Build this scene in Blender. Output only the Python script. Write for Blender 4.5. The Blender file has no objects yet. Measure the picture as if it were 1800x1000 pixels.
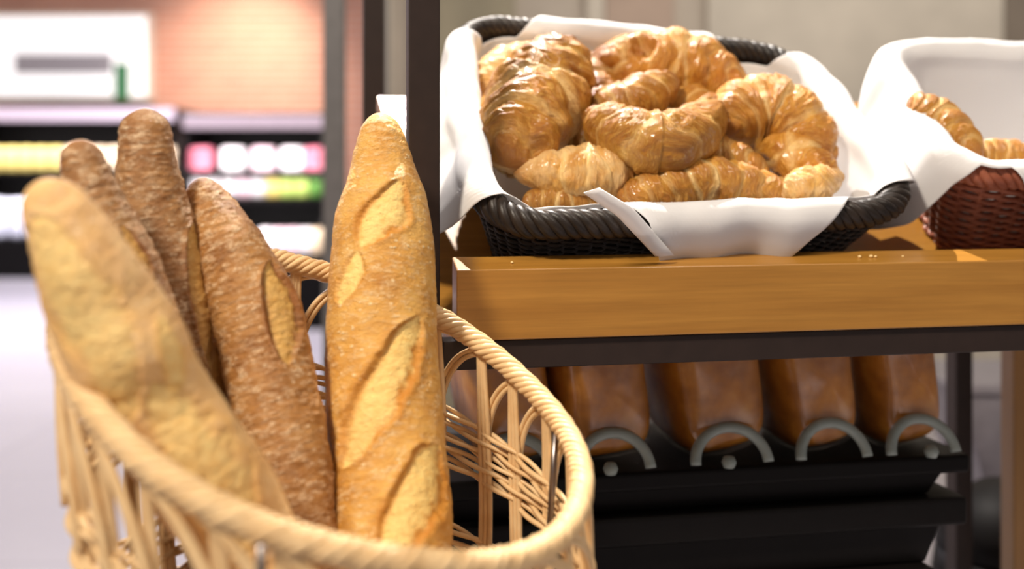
import bpy, math, random
import numpy as np
from mathutils import Vector, Matrix
random.seed(7); RNG=np.random.RandomState(11)
SC=bpy.context.scene; COL=SC.collection
F=1900.0; CAMZ=1.0
def W(u,v,d): return np.array([(u-900)*d/F, d, CAMZ+(300-v)*d/F])
def nrm(a): return a/np.maximum(np.linalg.norm(a,axis=-1,keepdims=True),1e-9)
def sstep(a,b,x):
    t=np.clip((x-a)/(b-a),0,1); return t*t*(3-2*t)
# ---------------------------------------------------------------- noise
def _h(i,j,k,seed):
    n=(i*374761393+j*668265263+k*2147483647+seed*1274126177)&0xffffffff
    n=((n^(n>>13))*1274126177)&0xffffffff
    n=n^(n>>16)
    return (n&0xffff)/32767.5-1
def vnoise(P,seed=0):
    P=np.asarray(P,float); I=np.floor(P).astype(np.int64); f=P-I; f=f*f*(3-2*f)
    r=0
    for a in(0,1):
        for b in(0,1):
            for c in(0,1):
                w=(f[...,0] if a else 1-f[...,0])*(f[...,1] if b else 1-f[...,1])*(f[...,2] if c else 1-f[...,2])
                r=r+w*_h(I[...,0]+a,I[...,1]+b,I[...,2]+c,seed)
    return r
def fbm(P,oct=3,seed=0):
    P=np.asarray(P,float); r=0;a=1.0
    for o in range(oct):
        r=r+a*vnoise(P*(2**o),seed+o*17); a*=.5
    return r
# ---------------------------------------------------------------- object helpers
def empty(name,loc=(0,0,0),rz=0):
    o=bpy.data.objects.new(name,None); COL.objects.link(o); o.location=loc; o.rotation_euler=(0,0,rz); o.empty_display_size=.02
    return o
def tag(o,label=None,cat=None,group=None,kind=None):
    if label:o['label']=label
    if cat:o['category']=cat
    if group:o['group']=group
    if kind:o['kind']=kind
    return o
class MB:
    def __init__(s): s.v=[];s.f=[];s.n=0
    def add(s,V,Fc):
        V=np.asarray(V,float); s.v.append(V); n=s.n
        s.f+= [tuple(int(i)+n for i in f) for f in Fc]; s.n+=len(V)
    def box(s,lo,hi,M=None,bev=0):
        (a,b,c),(d,e,f)=lo,hi
        V=np.array([(a,b,c),(d,b,c),(d,e,c),(a,e,c),(a,b,f),(d,b,f),(d,e,f),(a,e,f)],float)
        if M is not None: V=(M[0]@V.T).T+M[1]
        s.add(V,[(3,2,1,0),(4,5,6,7),(0,1,5,4),(1,2,6,5),(2,3,7,6),(3,0,4,7)])
    def hexa(s,V): s.add(V,[(3,2,1,0),(4,5,6,7),(0,1,5,4),(1,2,6,5),(2,3,7,6),(3,0,4,7)])
    def tube(s,P,r,k=6,closed=False,up=(0,0,1)):
        P=np.asarray(P,float); n=len(P); r=np.broadcast_to(np.asarray(r,float),(n,))
        if closed: T=nrm(np.roll(P,-1,0)-np.roll(P,1,0))
        else: T=nrm(np.gradient(P,axis=0))
        # parallel transport
        N=np.zeros_like(P); u=np.array(up,float)
        if abs(T[0]@u)>.95: u=np.array((1.,.2,0))
        c=nrm(u-T[0]*(u@T[0])); N[0]=c
        for i in range(1,n):
            c=N[i-1]-T[i]*(N[i-1]@T[i]); N[i]=c/max(np.linalg.norm(c),1e-9)
        if closed:
            c=N[-1]-T[0]*(N[-1]@T[0]); c/=np.linalg.norm(c); B0=np.cross(T[0],N[0])
            ang=math.atan2(c@B0,c@N[0])
            for i in range(n):
                a=-ang*i/n; B=np.cross(T[i],N[i]); N[i]=N[i]*math.cos(a)+B*math.sin(a)
        B=np.cross(T,N); a=np.linspace(0,2*np.pi,k,endpoint=False)
        V=P[:,None]+r[:,None,None]*(np.cos(a)[None,:,None]*N[:,None]+np.sin(a)[None,:,None]*B[:,None])
        Fc=[];m=n if closed else n-1
        for i in range(m):
            i2=(i+1)%n
            for j in range(k):
                j2=(j+1)%k; Fc.append((i*k+j,i*k+j2,i2*k+j2,i2*k+j))
        if not closed: Fc+=[tuple(range(k-1,-1,-1)),tuple((n-1)*k+j for j in range(k))]
        s.add(V.reshape(-1,3),Fc)
    def lathe(s,prof,c=(0,0,0),k=32):
        a=np.linspace(0,2*np.pi,k,endpoint=False); V=[]
        for r,z in prof: V+=[(c[0]+r*math.cos(t),c[1]+r*math.sin(t),c[2]+z) for t in a]
        Fc=[]
        for i in range(len(prof)-1):
            for j in range(k): Fc.append((i*k+j,i*k+(j+1)%k,(i+1)*k+(j+1)%k,(i+1)*k+j))
        if prof[0][0]>1e-6: Fc.append(tuple(range(k-1,-1,-1)))
        if prof[-1][0]>1e-6: Fc.append(tuple((len(prof)-1)*k+j for j in range(k)))
        s.add(V,Fc)
    def grid(s,V,closed=False):
        n,m=V.shape[:2];Fc=[]
        for i in range(n-1):
            for j in range(m if closed else m-1):
                j2=(j+1)%m; Fc.append((i*m+j,i*m+j2,(i+1)*m+j2,(i+1)*m+j))
        s.add(V.reshape(-1,3),Fc)
    def build(s,name,mat,parent=None,smooth=True,bevel=0,origin=None,attrs=None):
        V=np.concatenate(s.v)
        if origin is not None: V=V-np.asarray(origin)
        me=bpy.data.meshes.new(name); me.from_pydata(V.tolist(),[],s.f); me.update()
        if smooth: me.polygons.foreach_set('use_smooth',[True]*len(me.polygons))
        if attrs:
            for k,a in attrs.items():
                a=np.asarray(a,np.float32)
                if a.ndim==1: at=me.attributes.new(k,'FLOAT','POINT'); at.data.foreach_set('value',a)
                else: at=me.attributes.new(k,'FLOAT_VECTOR','POINT'); at.data.foreach_set('vector',a.ravel())
        if mat: me.materials.append(mat)
        o=bpy.data.objects.new(name,me); COL.objects.link(o)
        if parent is not None: o.parent=parent
        elif origin is not None: o.location=origin
        if bevel:
            b=o.modifiers.new('edge','BEVEL'); b.width=bevel; b.segments=3; b.limit_method='ANGLE'; b.harden_normals=False
            if smooth: me.polygons.foreach_set('use_smooth',[False]*len(me.polygons))
        return o
# ---------------------------------------------------------------- materials
class NT:
    def __init__(s,name):
        s.m=bpy.data.materials.new(name); s.m.use_nodes=True; s.t=s.m.node_tree; s.t.nodes.clear()
        s.out=s.t.nodes.new('ShaderNodeOutputMaterial'); s.b=s.t.nodes.new('ShaderNodeBsdfPrincipled')
        s.t.links.new(s.b.outputs[0],s.out.inputs[0])
    def n(s,t,**k):
        o=s.t.nodes.new('ShaderNode'+t)
        for a,b in k.items():
            if a.startswith('i_'): 
                kk=a[2:]; kk=int(kk) if kk.isdigit() else kk.replace('_',' ')
                s.set(o.inputs[kk],b)
            else: setattr(o,a,b)
        return o
    def set(s,i,v):
        if isinstance(v,bpy.types.NodeSocket): s.t.links.new(v,i)
        elif isinstance(v,bpy.types.Node): s.t.links.new(v.outputs[0],i)
        else: i.default_value=v if not(isinstance(v,tuple) and len(v)==3 and i.type=='RGBA') else (*v,1)
    def p(s,**k):
        for a,b in k.items(): s.set(s.b.inputs[a.replace('_',' ')],b)
    def noise(s,vec,scale,detail=3,rough=.55): 
        o=s.n('TexNoise',i_Scale=scale,i_Detail=detail,i_Roughness=rough)
        if vec is not None: s.set(o.inputs['Vector'],vec)
        return o.outputs[0]
    def ramp(s,fac,stops):
        o=s.n('ValToRGB'); s.set(o.inputs[0],fac); e=o.color_ramp.elements
        while len(e)<len(stops): e.new(.5)
        for x,(p,c) in zip(e,stops): x.position=p; x.color=(*c,1) if len(c)==3 else c
        return o.outputs[0]
    def mr(s,v,a,b,c=0.,d=1.):
        o=s.n('MapRange',i_Value=v); 
        for i,x in zip((1,2,3,4),(a,b,c,d)): o.inputs[i].default_value=x
        return o.outputs[0]
    def mix(s,f,a,b,mode='MIX'):
        o=s.n('Mix',data_type='RGBA',blend_type=mode); s.set(o.inputs[0],f); s.set(o.inputs[6],a); s.set(o.inputs[7],b); return o.outputs[2]
    def math(s,op,a,b=0.):
        o=s.n('Math',operation=op); s.set(o.inputs[0],a); s.set(o.inputs[1],b); return o.outputs[0]
    def mapv(s,vec,scale):
        o=s.n('Mapping'); s.set(o.inputs[0],vec); o.inputs['Scale'].default_value=scale; return o.outputs[0]
    def attr(s,nm,vec=False):
        o=s.n('Attribute',attribute_name=nm); return o.outputs['Vector'] if vec else o.outputs['Fac']
    def bump(s,h,st,dist=.001,prev=None):
        o=s.n('Bump',i_Strength=st,i_Distance=dist); s.set(o.inputs['Height'],h)
        if prev is not None: s.set(o.inputs['Normal'],prev)
        return o.outputs[0]
    def obj(s): return s.n('TexCoord').outputs['Object']
def simple(name,col,rough=.5,metal=0,spec=.5,em=None,es=0,bumpn=0,scale=40):
    t=NT(name); t.p(Roughness=rough,Metallic=metal); t.b.inputs['Specular IOR Level'].default_value=spec
    nz=t.noise(t.obj(),scale,3)
    c=np.array(col); t.p(Base_Color=t.ramp(nz,[(.3,tuple(c*.88)),(.7,tuple(np.minimum(c*1.1,1)))]))
    if em: t.p(Emission_Color=em,Emission_Strength=es)
    if bumpn: t.p(Normal=t.bump(nz,bumpn,.001))
    return t.m
def wood_mat(name,a,b,axis=0,rough=.35,M=1.):
    t=NT(name); sc=[22.,22.,22.]; sc[axis]=1.2
    v=t.mapv(t.obj(),tuple(x*M for x in sc)); n1=t.noise(v,3.,5,.6); 
    sc2=[160.,160.,160.]; sc2[axis]=5.
    n2=t.noise(t.mapv(t.obj(),tuple(sc2)),2.,3)
    c=t.ramp(n1,[(.3,a),(.7,b)]); c=t.mix(t.mr(n2,.42,.7,0,.3),c,tuple(np.array(a)*.6))
    t.p(Base_Color=c,Roughness=rough,Normal=t.bump(n2,.08,.0005)); t.b.inputs['Coat Weight'].default_value=.2
    return t.m
def bread_mat(name,dark,mid,light,flour,cutc,lipc,flour_amt=.55):
    t=NT(name); R=t.attr('rest',True); cut=t.attr('cut'); lip=t.attr('lip')
    n1=t.noise(R,38,4,.6); n2=t.noise(t.mapv(R,(1,1,2.6)),120,4,.65); n3=t.noise(t.mapv(R,(1,1,2.)),420,3,.6)
    base=t.ramp(n1,[(.28,dark),(.5,mid),(.72,light)])
    base=t.mix(t.mr(n2,.5,.78,0,.55),base,dark)
    fl=t.math('MULTIPLY',t.mr(t.noise(R,60,3,.6),.38,.58,.2,1),t.math('MULTIPLY',t.mr(n2,.46,.60,.0,1),t.mr(n3,.42,.58,.3,1)))
    base=t.mix(t.math('MULTIPLY',fl,flour_amt),base,flour)
    vo=t.n('TexVoronoi',i_Scale=170.); t.set(vo.inputs['Vector'],t.mapv(R,(1,1,1.4)))
    sel=t.mr(t.noise(R,90,2),.54,.6,0,1)
    flake=t.math('MULTIPLY',t.mr(vo.outputs['Distance'],.28,.22,0,1),sel)
    base=t.mix(t.math('MULTIPLY',flake,.75),base,flour)
    cc=t.ramp(t.noise(t.mapv(R,(1,1,2.)),110,4,.7),[(.25,tuple(np.array(cutc)*np.array((.96,.82,.62)))),(.55,cutc),(.75,tuple(np.minimum(np.array(cutc)*1.12,1)))])
    pore=t.n('TexVoronoi',i_Scale=330.); t.set(pore.inputs['Vector'],R)
    ps=t.math('MULTIPLY',t.mr(pore.outputs['Distance'],.2,.1,0,1),t.mr(t.noise(R,150,2),.52,.58,0,1))
    cc=t.mix(t.math('MULTIPLY',ps,.6),cc,tuple(np.array(lipc)*.5))
    base=t.mix(cut,base,cc); base=t.mix(lip,base,lipc)
    n4=t.noise(t.mapv(R,(1,1,2.2)),900,2,.5)
    h=t.math('ADD',t.math('MULTIPLY',n2,.75),t.math('MULTIPLY',n3,.9)); h=t.math('ADD',h,t.math('MULTIPLY',n4,.35))
    h=t.math('ADD',h,t.math('MULTIPLY',flake,.22)); h=t.math('SUBTRACT',h,t.math('MULTIPLY',ps,.5))
    t.p(Base_Color=base,Normal=t.bump(h,.75,.0018),Roughness=t.mr(n2,.3,.7,.34,.60))
    t.b.inputs['Specular IOR Level'].default_value=.42
    t.b.inputs['Subsurface Weight'].default_value=.0
    return t.m
def croissant_mat(name,k=1.,pl0=0.):
    t=NT(name); R=t.attr('rest',True); pale=t.attr('pale'); tip=t.attr('tip'); WR=t.attr('wr',True); high=t.attr('high'); lam=t.noise(WR,2.6,5,.72)
    n1=t.noise(R,45,4,.6); n2=t.noise(t.mapv(R,(1,1,3.)),150,4,.6); n3=t.noise(t.mapv(R,(.35,.35,3.)),260,3,.6)
    base=t.ramp(n1,[(.25,(.32*k,.105*k,.012*k)),(.46,(.53*k,.22*k,.026*k)),(.60,(.68*k,.33*k,.042*k)),(.78,(.80*k,.47*k,.09*k))])
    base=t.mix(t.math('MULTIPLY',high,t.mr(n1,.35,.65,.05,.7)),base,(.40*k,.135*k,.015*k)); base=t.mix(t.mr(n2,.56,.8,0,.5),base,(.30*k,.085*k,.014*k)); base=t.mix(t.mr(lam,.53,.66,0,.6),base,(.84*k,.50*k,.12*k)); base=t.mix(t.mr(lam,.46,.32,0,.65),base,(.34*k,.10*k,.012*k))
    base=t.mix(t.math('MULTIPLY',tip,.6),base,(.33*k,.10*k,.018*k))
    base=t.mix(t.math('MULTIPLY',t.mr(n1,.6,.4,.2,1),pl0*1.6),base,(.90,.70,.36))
    pl=t.math('MULTIPLY',pale,t.mr(n3,.3,.62,.35,1))
    base=t.mix(pl,base,(.90,.66,.30))
    h=t.math('ADD',t.math('MULTIPLY',n2,.7),t.math('MULTIPLY',lam,1.8))
    bl=t.n('TexVoronoi',i_Scale=260.); t.set(bl.inputs['Vector'],R)
    h=t.math('ADD',h,t.math('MULTIPLY',bl.outputs['Distance'],.5))
    t.p(Base_Color=base,Normal=t.bump(h,.55,.0020),Roughness=t.mr(n2,.3,.7,.30,.5))
    t.b.inputs['Specular IOR Level'].default_value=.32; t.b.inputs['Coat Weight'].default_value=.3; t.b.inputs['Coat Roughness'].default_value=.14
    return t.m
def wicker_mat(name,a,b,rough=.45,sc=60):
    t=NT(name); n=t.noise(t.obj(),sc,3); n2=t.noise(t.obj(),sc*8,2)
    t.p(Base_Color=t.ramp(n,[(.3,a),(.7,b)]),Roughness=rough,Normal=t.bump(n2,.15,.0005)); t.b.inputs['Specular IOR Level'].default_value=.32; return t.m
M_crust_gold=bread_mat('crust_golden',(.50,.215,.036),(.70,.355,.075),(.80,.47,.125),(.90,.70,.40),(.95,.69,.25),(.56,.22,.022),.65)
M_crust_brown=bread_mat('crust_brown',(.21,.080,.020),(.34,.152,.046),(.45,.235,.085),(.70,.51,.32),(.58,.33,.09),(.22,.07,.012),1.)
M_crust_brown2=bread_mat('crust_reddish_brown',(.25,.095,.021),(.40,.180,.048),(.50,.255,.082),(.74,.53,.32),(.66,.40,.11),(.25,.08,.013),1.)
M_crust_pale=bread_mat('crust_pale',(.74,.40,.15),(.86,.53,.22),(.90,.62,.30),(.95,.76,.54),(.97,.69,.27),(.84,.44,.08),.3)
M_cro=[croissant_mat('croissant_glaze',.86),croissant_mat('croissant_glaze_deep',.72),croissant_mat('croissant_glaze_light',.97),croissant_mat('croissant_glaze_pale',1.05,.3)]
M_rattan=wicker_mat('rattan_natural',(.70,.46,.225),(.80,.58,.32),.42)
M_dkwicker=wicker_mat('wicker_black_brown',(.008,.0055,.0045),(.028,.019,.014),.42)
M_rdwicker=wicker_mat('wicker_red_brown',(.25,.070,.036),(.40,.135,.075),.38)
M_napkin=NT('napkin_cotton'); 
_n=M_napkin.noise(M_napkin.obj(),900,2); M_napkin.p(Base_Color=(.80,.79,.80),Roughness=.85,Normal=M_napkin.bump(_n,.15,.0004)); M_napkin.b.inputs['Specular IOR Level'].default_value=.2
_tr=M_napkin.n('BsdfTranslucent',i_Color=(.85,.82,.80,1)); _mx=M_napkin.n('MixShader',i_0=.22); M_napkin.t.links.new(M_napkin.b.outputs[0],_mx.inputs[1]); M_napkin.t.links.new(_tr.outputs[0],_mx.inputs[2]); M_napkin.t.links.new(_mx.outputs[0],M_napkin.out.inputs[0])
M_napkin=M_napkin.m
M_oak=wood_mat('oak_board',(.33,.145,.022),(.43,.205,.036),0,.32)
M_oakdk=wood_mat('oak_leg',(.30,.14,.03),(.42,.21,.05),2,.45)
M_steel=simple('black_steel',(.024,.0145,.012),.5,0,.3,scale=60)
M_greysteel=simple('grey_steel',(.16,.15,.15),.45,0,.5)
M_chrome=simple('bright_steel',(.26,.23,.22),.3,1)
M_blk=simple('black_plastic',(.005,.004,.004),.55,0,.15)
M_floor=NT('polished_floor_tile')
_v=M_floor.obj(); _b=M_floor.n('TexBrick',offset=0.,i_Scale=1.,i_Mortar_Size=.004,i_Brick_Width=.8,i_Row_Height=.8); M_floor.set(_b.inputs['Vector'],_v)
_b.inputs['Color1'].default_value=(.56,.53,.58,1);_b.inputs['Color2'].default_value=(.53,.50,.55,1);_b.inputs['Mortar'].default_value=(.36,.34,.37,1)
M_floor.p(Base_Color=M_floor.mix(M_floor.mr(M_floor.noise(_v,3,4),.4,.7,0,.25),_b.outputs[0],(.48,.45,.50)),Roughness=.28); M_floor=M_floor.m
M_brick=NT('terracotta_brick')
_b=M_brick.n('TexBrick',i_Scale=1.,i_Mortar_Size=.012,i_Brick_Width=.24,i_Row_Height=.08); _mp=M_brick.n('Mapping'); M_brick.set(_mp.inputs[0],M_brick.obj()); _mp.inputs['Rotation'].default_value=(math.pi/2,0,0); M_brick.set(_b.inputs['Vector'],_mp.outputs[0])
_b.inputs['Color1'].default_value=(.42,.17,.10,1);_b.inputs['Color2'].default_value=(.50,.22,.13,1);_b.inputs['Mortar'].default_value=(.50,.33,.25,1)
M_brick.p(Base_Color=_b.outputs[0],Roughness=.8,Normal=M_brick.bump(_b.outputs['Fac'],.3,-.004)); M_brick=M_brick.m
M_beige=simple('beige_plaster',(.50,.44,.37),.8,0,.2,scale=3)
M_beige2=simple('beige_plaster_light',(.60,.545,.46),.8,0,.2,scale=3)
M_taupe=simple('taupe_panel',(.46,.35,.28),.7,0,.2,scale=3)
M_olive=simple('olive_panel',(.36,.32,.23),.7,0,.2,scale=3)
M_dktaupe=simple('dark_taupe_panel',(.24,.20,.16),.7,0,.2,scale=3)
# ---------------------------------------------------------------- camera
cam=bpy.data.cameras.new('camera'); co=bpy.data.objects.new('camera',cam); COL.objects.link(co)
co.location=(0,0,CAMZ); co.rotation_euler=(math.pi/2,0,0); cam.sensor_width=36; cam.lens=F/1800*36; cam.shift_y=-200/1800
cam.clip_start=.02; cam.dof.use_dof=True; cam.dof.focus_distance=.86; cam.dof.aperture_fstop=38/13.
SC.camera=co
# ---------------------------------------------------------------- frames
def rotm(a,c):
    ca,sa,cc,s_=math.cos(a),math.sin(a),math.cos(c),math.sin(c)
    return np.array([[cc,-s_,0],[s_,cc,0],[0,0,1]])@np.array([[1,0,0],[0,ca,-sa],[0,sa,ca]])
YAW=math.radians(10.85); TILT=math.radians(34.8)
BM=rotm(TILT,YAW); BC=np.array([.1500,1.0660,CAMZ+.0562])       # croissant basket: rim-plane frame
def L(x,y,h): return BC+BM@np.array([x,y,h])
def ray_plane(u,v,h):
    r=np.array([(u-900)/F,1,(300-v)/F]); o=np.array([0,0,CAMZ]); n=BM[:,2]
    t=((BC+h*n-o)@n)/(r@n); return o+r*t
SM=rotm(0,YAW); SO=W(803,475,.86)                               # shelf frame: origin at lip's top left front corner
def S(x,y,z): return SO+SM@np.array([x,y,z])
# ---------------------------------------------------------------- baguettes
def baguette(name,pts,mat,slashes,seed,label,wr=.00022,ns=560,nt=170,sq=1.0):
    """pts: (u,v,halfwidth px,depth) along the loaf from the tip down; slashes: (u1,v1,u2,v2,halfwidth px,depth mm, lip mm)"""
    p=np.array(pts,float); p[0,2]=0
    k=np.concatenate([[0],np.cumsum(np.hypot(np.diff(p[:,0]),np.diff(p[:,1])))]); 
    def interp(q,kk,x):   # catmull-rom (finite-difference hermite)
        m=np.gradient(q,kk,axis=0); i=np.clip(np.searchsorted(kk,x)-1,0,len(kk)-2); h=(kk[i+1]-kk[i]); t=(x-kk[i])/h
        if q.ndim>1: t=t[:,None];h=h[:,None]
        return (2*t**3-3*t**2+1)*q[i]+(t**3-2*t**2+t)*h*m[i]+(-2*t**3+3*t**2)*q[i+1]+(t**3-t**2)*h*m[i+1]
    e=(np.linspace(0,1,ns)); x=k[-1]*(e*.85+.15*e*e); x=np.concatenate([np.linspace(0,x[4]**.5,8)[:-1]**2,x[4:]]); ns=len(x)
    C2=interp(p[:,:2],k,x); hw=np.sqrt(np.maximum(np.interp(x,k,p[:,2]**2)*.35+.65*interp(p[:,2]**2,k,x),.05)); D=interp(p[:,3],k,x)
    xe=k[-1]-x; te=np.clip(xe/(p[-1,2]*1.0),0,1); hw=hw*np.sqrt(np.maximum(1-(1-te)**2,.0004))
    C=np.stack([(C2[:,0]-900)*D/F,D,CAMZ+(300-C2[:,1])*D/F],1); R=hw*D/F
    T=nrm(np.gradient(C,axis=0)); view=nrm(np.array([0,0,CAMZ])-C); N=nrm(view-T*np.sum(view*T,1,keepdims=True)); B=nrm(np.cross(N,T))
    B=np.where(B[:,:1]<0,-B,B)
    ph=np.linspace(-np.pi,np.pi,nt,endpoint=False)
    S_m=np.concatenate([[0],np.cumsum(np.linalg.norm(np.diff(C,axis=0),axis=1))])
    rest=np.stack([R[:,None]*np.sin(ph)[None],R[:,None]*np.cos(ph)[None],np.repeat(S_m[:,None],nt,1)],-1)
    disp=(.0008+wr)*fbm(rest*36+seed,2,seed)+wr*fbm(rest*np.array([120,120,330])+seed*3,3,seed+5)+.0003*vnoise(rest*np.array([300,300,420]),seed+9)
    cut=np.zeros_like(disp); lip=np.zeros_like(disp)
    # screen-like coordinates for slashes
    px=np.repeat((F*(C[:,0])/D+900)[:,None],nt,1); t2=nrm(np.gradient(C2,axis=0)); nrm2=np.stack([-t2[:,1],t2[:,0]],1)
    nrm2=np.where(nrm2[:,:1]<0,-nrm2,nrm2)
    U=C2[:,None,0]+hw[:,None]*np.sin(ph)[None]*nrm2[:,None,0]; Vv=C2[:,None,1]+hw[:,None]*np.sin(ph)[None]*nrm2[:,None,1]
    front=np.cos(ph)[None]>-.02
    jit=fbm(rest*180+seed,2,seed+21); lowj=vnoise(rest*55+seed,seed+22)
    for (u1,v1,u2,v2,w,dp,lp) in slashes:
        d=np.array([u2-u1,v2-v1]); ln=np.hypot(*d); d=d/ln; q=np.array([-d[1],d[0]]); q=q if q[0]>0 else -q
        a=((U-u1)*d[0]+(Vv-v1)*d[1])/ln; c=(U-u1)*q[0]+(Vv-v1)*q[1]
        c=c+w*(.07*jit+.16*lowj)+w*.12*np.sin(a*5+seed)
        prof=w*np.sin(np.pi*np.clip(a,0,1))**.62
        m=c/np.maximum(prof,1e-3); ins=(a>0)&(a<1)&front
        edge=sstep(1.02,.80,np.abs(m))*ins
        bul=1-.55*np.clip(1-m*m,0,1)                      # deeper along the edges, domed crumb inside
        disp=disp-edge*bul*dp*.001
        dist=np.abs(np.abs(c)-prof)*ins
        side=np.where(c<0,1.,.55)
        l=np.exp(-((np.abs(c)-prof-.05*w)/(.16*w))**2)*ins*np.sin(np.pi*np.clip(a,0,1))**.3
        disp=disp+l*side*lp*.001*(1+.25*jit)
        cut=np.maximum(cut,sstep(1.0,.55,np.abs(m)+.16*jit)*ins*(.85+.15*lowj))
        lip=np.maximum(lip,min(1,lp/1.5)*np.exp(-((np.abs(m)-.90+.1*jit)/.22)**2)*ins*(.85+.3*lowj)*np.sin(np.pi*np.clip(a,0,1))**.25)
        disp=disp+edge*.0005*fbm(rest*np.array([260,260,200]),3,seed+31)
    rr=np.maximum(R[:,None]+disp*np.minimum(1,R[:,None]/.012),.0002)
    V=C[:,None]+rr[...,None]*(np.sin(ph)[None,:,None]*B[:,None]+np.cos(ph)[None,:,None]*N[:,None]*sq)
    mb=MB(); mb.grid(V,closed=True); mb.f+= [tuple(range(nt)),tuple((ns-1)*nt+j for j in range(nt-1,-1,-1))]
    o=mb.build(name,mat,origin=C[-1],attrs={'rest':rest.reshape(-1,3)+seed*.31,'cut':np.clip(cut,0,1).ravel(),'lip':np.clip(lip,0,1).ravel()})
    me=o.data; import bmesh
    bm=bmesh.new(); bm.from_mesh(me); bmesh.ops.recalc_face_normals(bm,faces=bm.faces); bm.to_mesh(me); bm.free()
    tag(o,label,'baguette','baguettes standing in the wicker basket'); return o
baguette('baguette',[(665,199,8,.825),(668,222,32,.823),(671,260,46,.82),(672,300,58,.817),(674,350,76,.811),(674,400,86,.804),(673,450,91,.797),(671,520,95,.787),(671,600,98,.776),(675,700,101,.76),(681,800,104,.743),(686,880,106,.73),(688,970,106,.715),(688,1150,104,.69),(684,1330,92,.675),(682,1400,70,.668)],
  M_crust_gold,[(706,338,640,458,38,3.0,1.6),(632,462,604,548,24,2.0,.8),(733,572,612,836,46,3.8,2.2),(764,795,688,1010,50,3.4,2.0),(735,1030,640,1250,48,3.5,2)],3,
  'golden baguette with pale open slashes, standing beside the black shelf post')
baguette('baguette',[(78,320,12,.535),(86,345,46,.54),(112,400,66,.545),(145,460,82,.55),(185,540,98,.56),(222,610,106,.565),(248,660,96,.57),(285,720,94,.575),(325,780,98,.58),(372,850,98,.59),(415,920,92,.60),(455,1000,86,.605),(500,1120,78,.615),(530,1210,60,.625)],
  M_crust_pale,[(66,365,230,720,60,1.2,.5),(262,640,420,950,66,1.2,.5),(268,545,300,680,22,-1.6,1.0)],8,
  'pale floury baguette leaning over the basket rim, nearest and leftmost in the basket',.0002)
baguette('baguette',[(140,245,10,.672),(142,266,33,.672),(152,310,44,.673),(172,370,52,.674),(198,430,58,.675),(222,490,62,.676),(255,580,64,.678),(295,690,64,.68),(340,820,60,.68),(385,960,56,.68),(425,1080,48,.68),(440,1130,36,.68)],
  M_crust_brown,[(214,395,262,500,14,1.2,1.2)],14,'short brown floury baguette tip between the pale baguette and the tallest brown one',.0006)
baguette('baguette',[(254,190,12,.735),(255,215,39,.735),(258,260,48,.736),(262,310,54,.737),(274,380,60,.738),(290,440,64,.739),(303,500,66,.74),(318,570,66,.74),(335,640,64,.74),(350,720,64,.742),(372,850,62,.742),(395,980,58,.742),(415,1120,52,.742),(425,1190,36,.742)],
  M_crust_brown,[(338,385,366,640,22,3.0,2.4),(372,590,392,720,16,1.6,1.2)],19,'tall dark brown baguette, tallest of the floury brown loaves at the back of the basket',.00055)
baguette('baguette',[(352,313,12,.765),(358,338,34,.763),(378,390,52,.76),(402,440,64,.755),(425,490,72,.75),(446,540,77,.745),(463,600,79,.738),(476,660,79,.73),(490,730,79,.722),(508,820,74,.712),(526,910,62,.702),(538,980,58,.695),(552,1100,52,.688),(560,1180,36,.682)],
  M_crust_brown2,[(482,465,508,655,30,3.2,2.2)],27,'brown baguette with crackled floury crust, split along its right side, leaning beside the golden baguette',.00055)
# ---------------------------------------------------------------- wicker bread basket
def roty(b): c,s=math.cos(b),math.sin(b); return np.array([[c,0,s],[0,1,0],[-s,0,c]])
RM=roty(.4128)@rotm(.2348,0); RC=np.array([-.108,.6704,CAMZ-.1305]); RR=.165
BASEC=np.array([-.088,.675,.50]); BASER=.112
def rimp(th): th=np.asarray(th,float); P=np.stack([RR*np.cos(th),RR*np.sin(th),0*th],-1); return P@RM.T+RC
def basep(th): th=np.asarray(th,float); return np.stack([BASER*np.cos(th),BASER*np.sin(th),0*th],-1)+BASEC
def wall(th,t,off=0):
    th=np.asarray(th,float);t=np.asarray(t,float)[...,None] if np.ndim(t) else t
    a=rimp(th);b=basep(th); P=a*(1-t)+b*t
    bul=np.stack([np.cos(th),np.sin(th),0*th],-1)
    bump=.014*np.sin(np.pi*np.clip(t,0,1))
    o=np.asarray(off); o=o[...,None] if o.ndim else o
    return P+bul*(bump+o)
NST=27; DT=2*math.pi/NST
bk=tag(empty('bread_basket',tuple(BASEC)),'natural rattan basket with twisted rim holding the five baguettes','basket')
IB=BASEC
def rope(mb,P,nstr,Rh,rs,turns,k=6,closed=True):
    n=len(P); T=nrm(np.roll(P,-1,0)-np.roll(P,1,0)); cen=P.mean(0); N=nrm((P-cen)-T*np.sum((P-cen)*T,1,keepdims=True)); B=np.cross(T,N)
    a=np.linspace(0,2*np.pi,n,endpoint=False)
    for s in range(nstr):
        w=a*turns+2*math.pi*s/nstr
        rr=Rh*(1+.06*np.sin(a*13+s*2))
        mb.tube(P+rr[:,None]*(np.cos(w)[:,None]*N+np.sin(w)[:,None]*B),rs,k,closed)
mb=MB(); th=np.linspace(0,2*np.pi,1100,endpoint=False); Pr=rimp(th)+np.array([0,0,1])[None]*(.0012*np.sin(th*5+1))[:,None]
rope(mb,Pr,7,.0054,.0026,-24,8); mb.tube(Pr,.0040,6,True)
mb.build('rim',M_rattan,bk,origin=IB)
def reeds(mb,path_fn,n,gap,r):   # n reeds side by side
    for i in range(n): mb.tube(path_fn((i-(n-1)/2)*gap),r,6)
ti=np.linspace(0,1,40)
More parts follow.
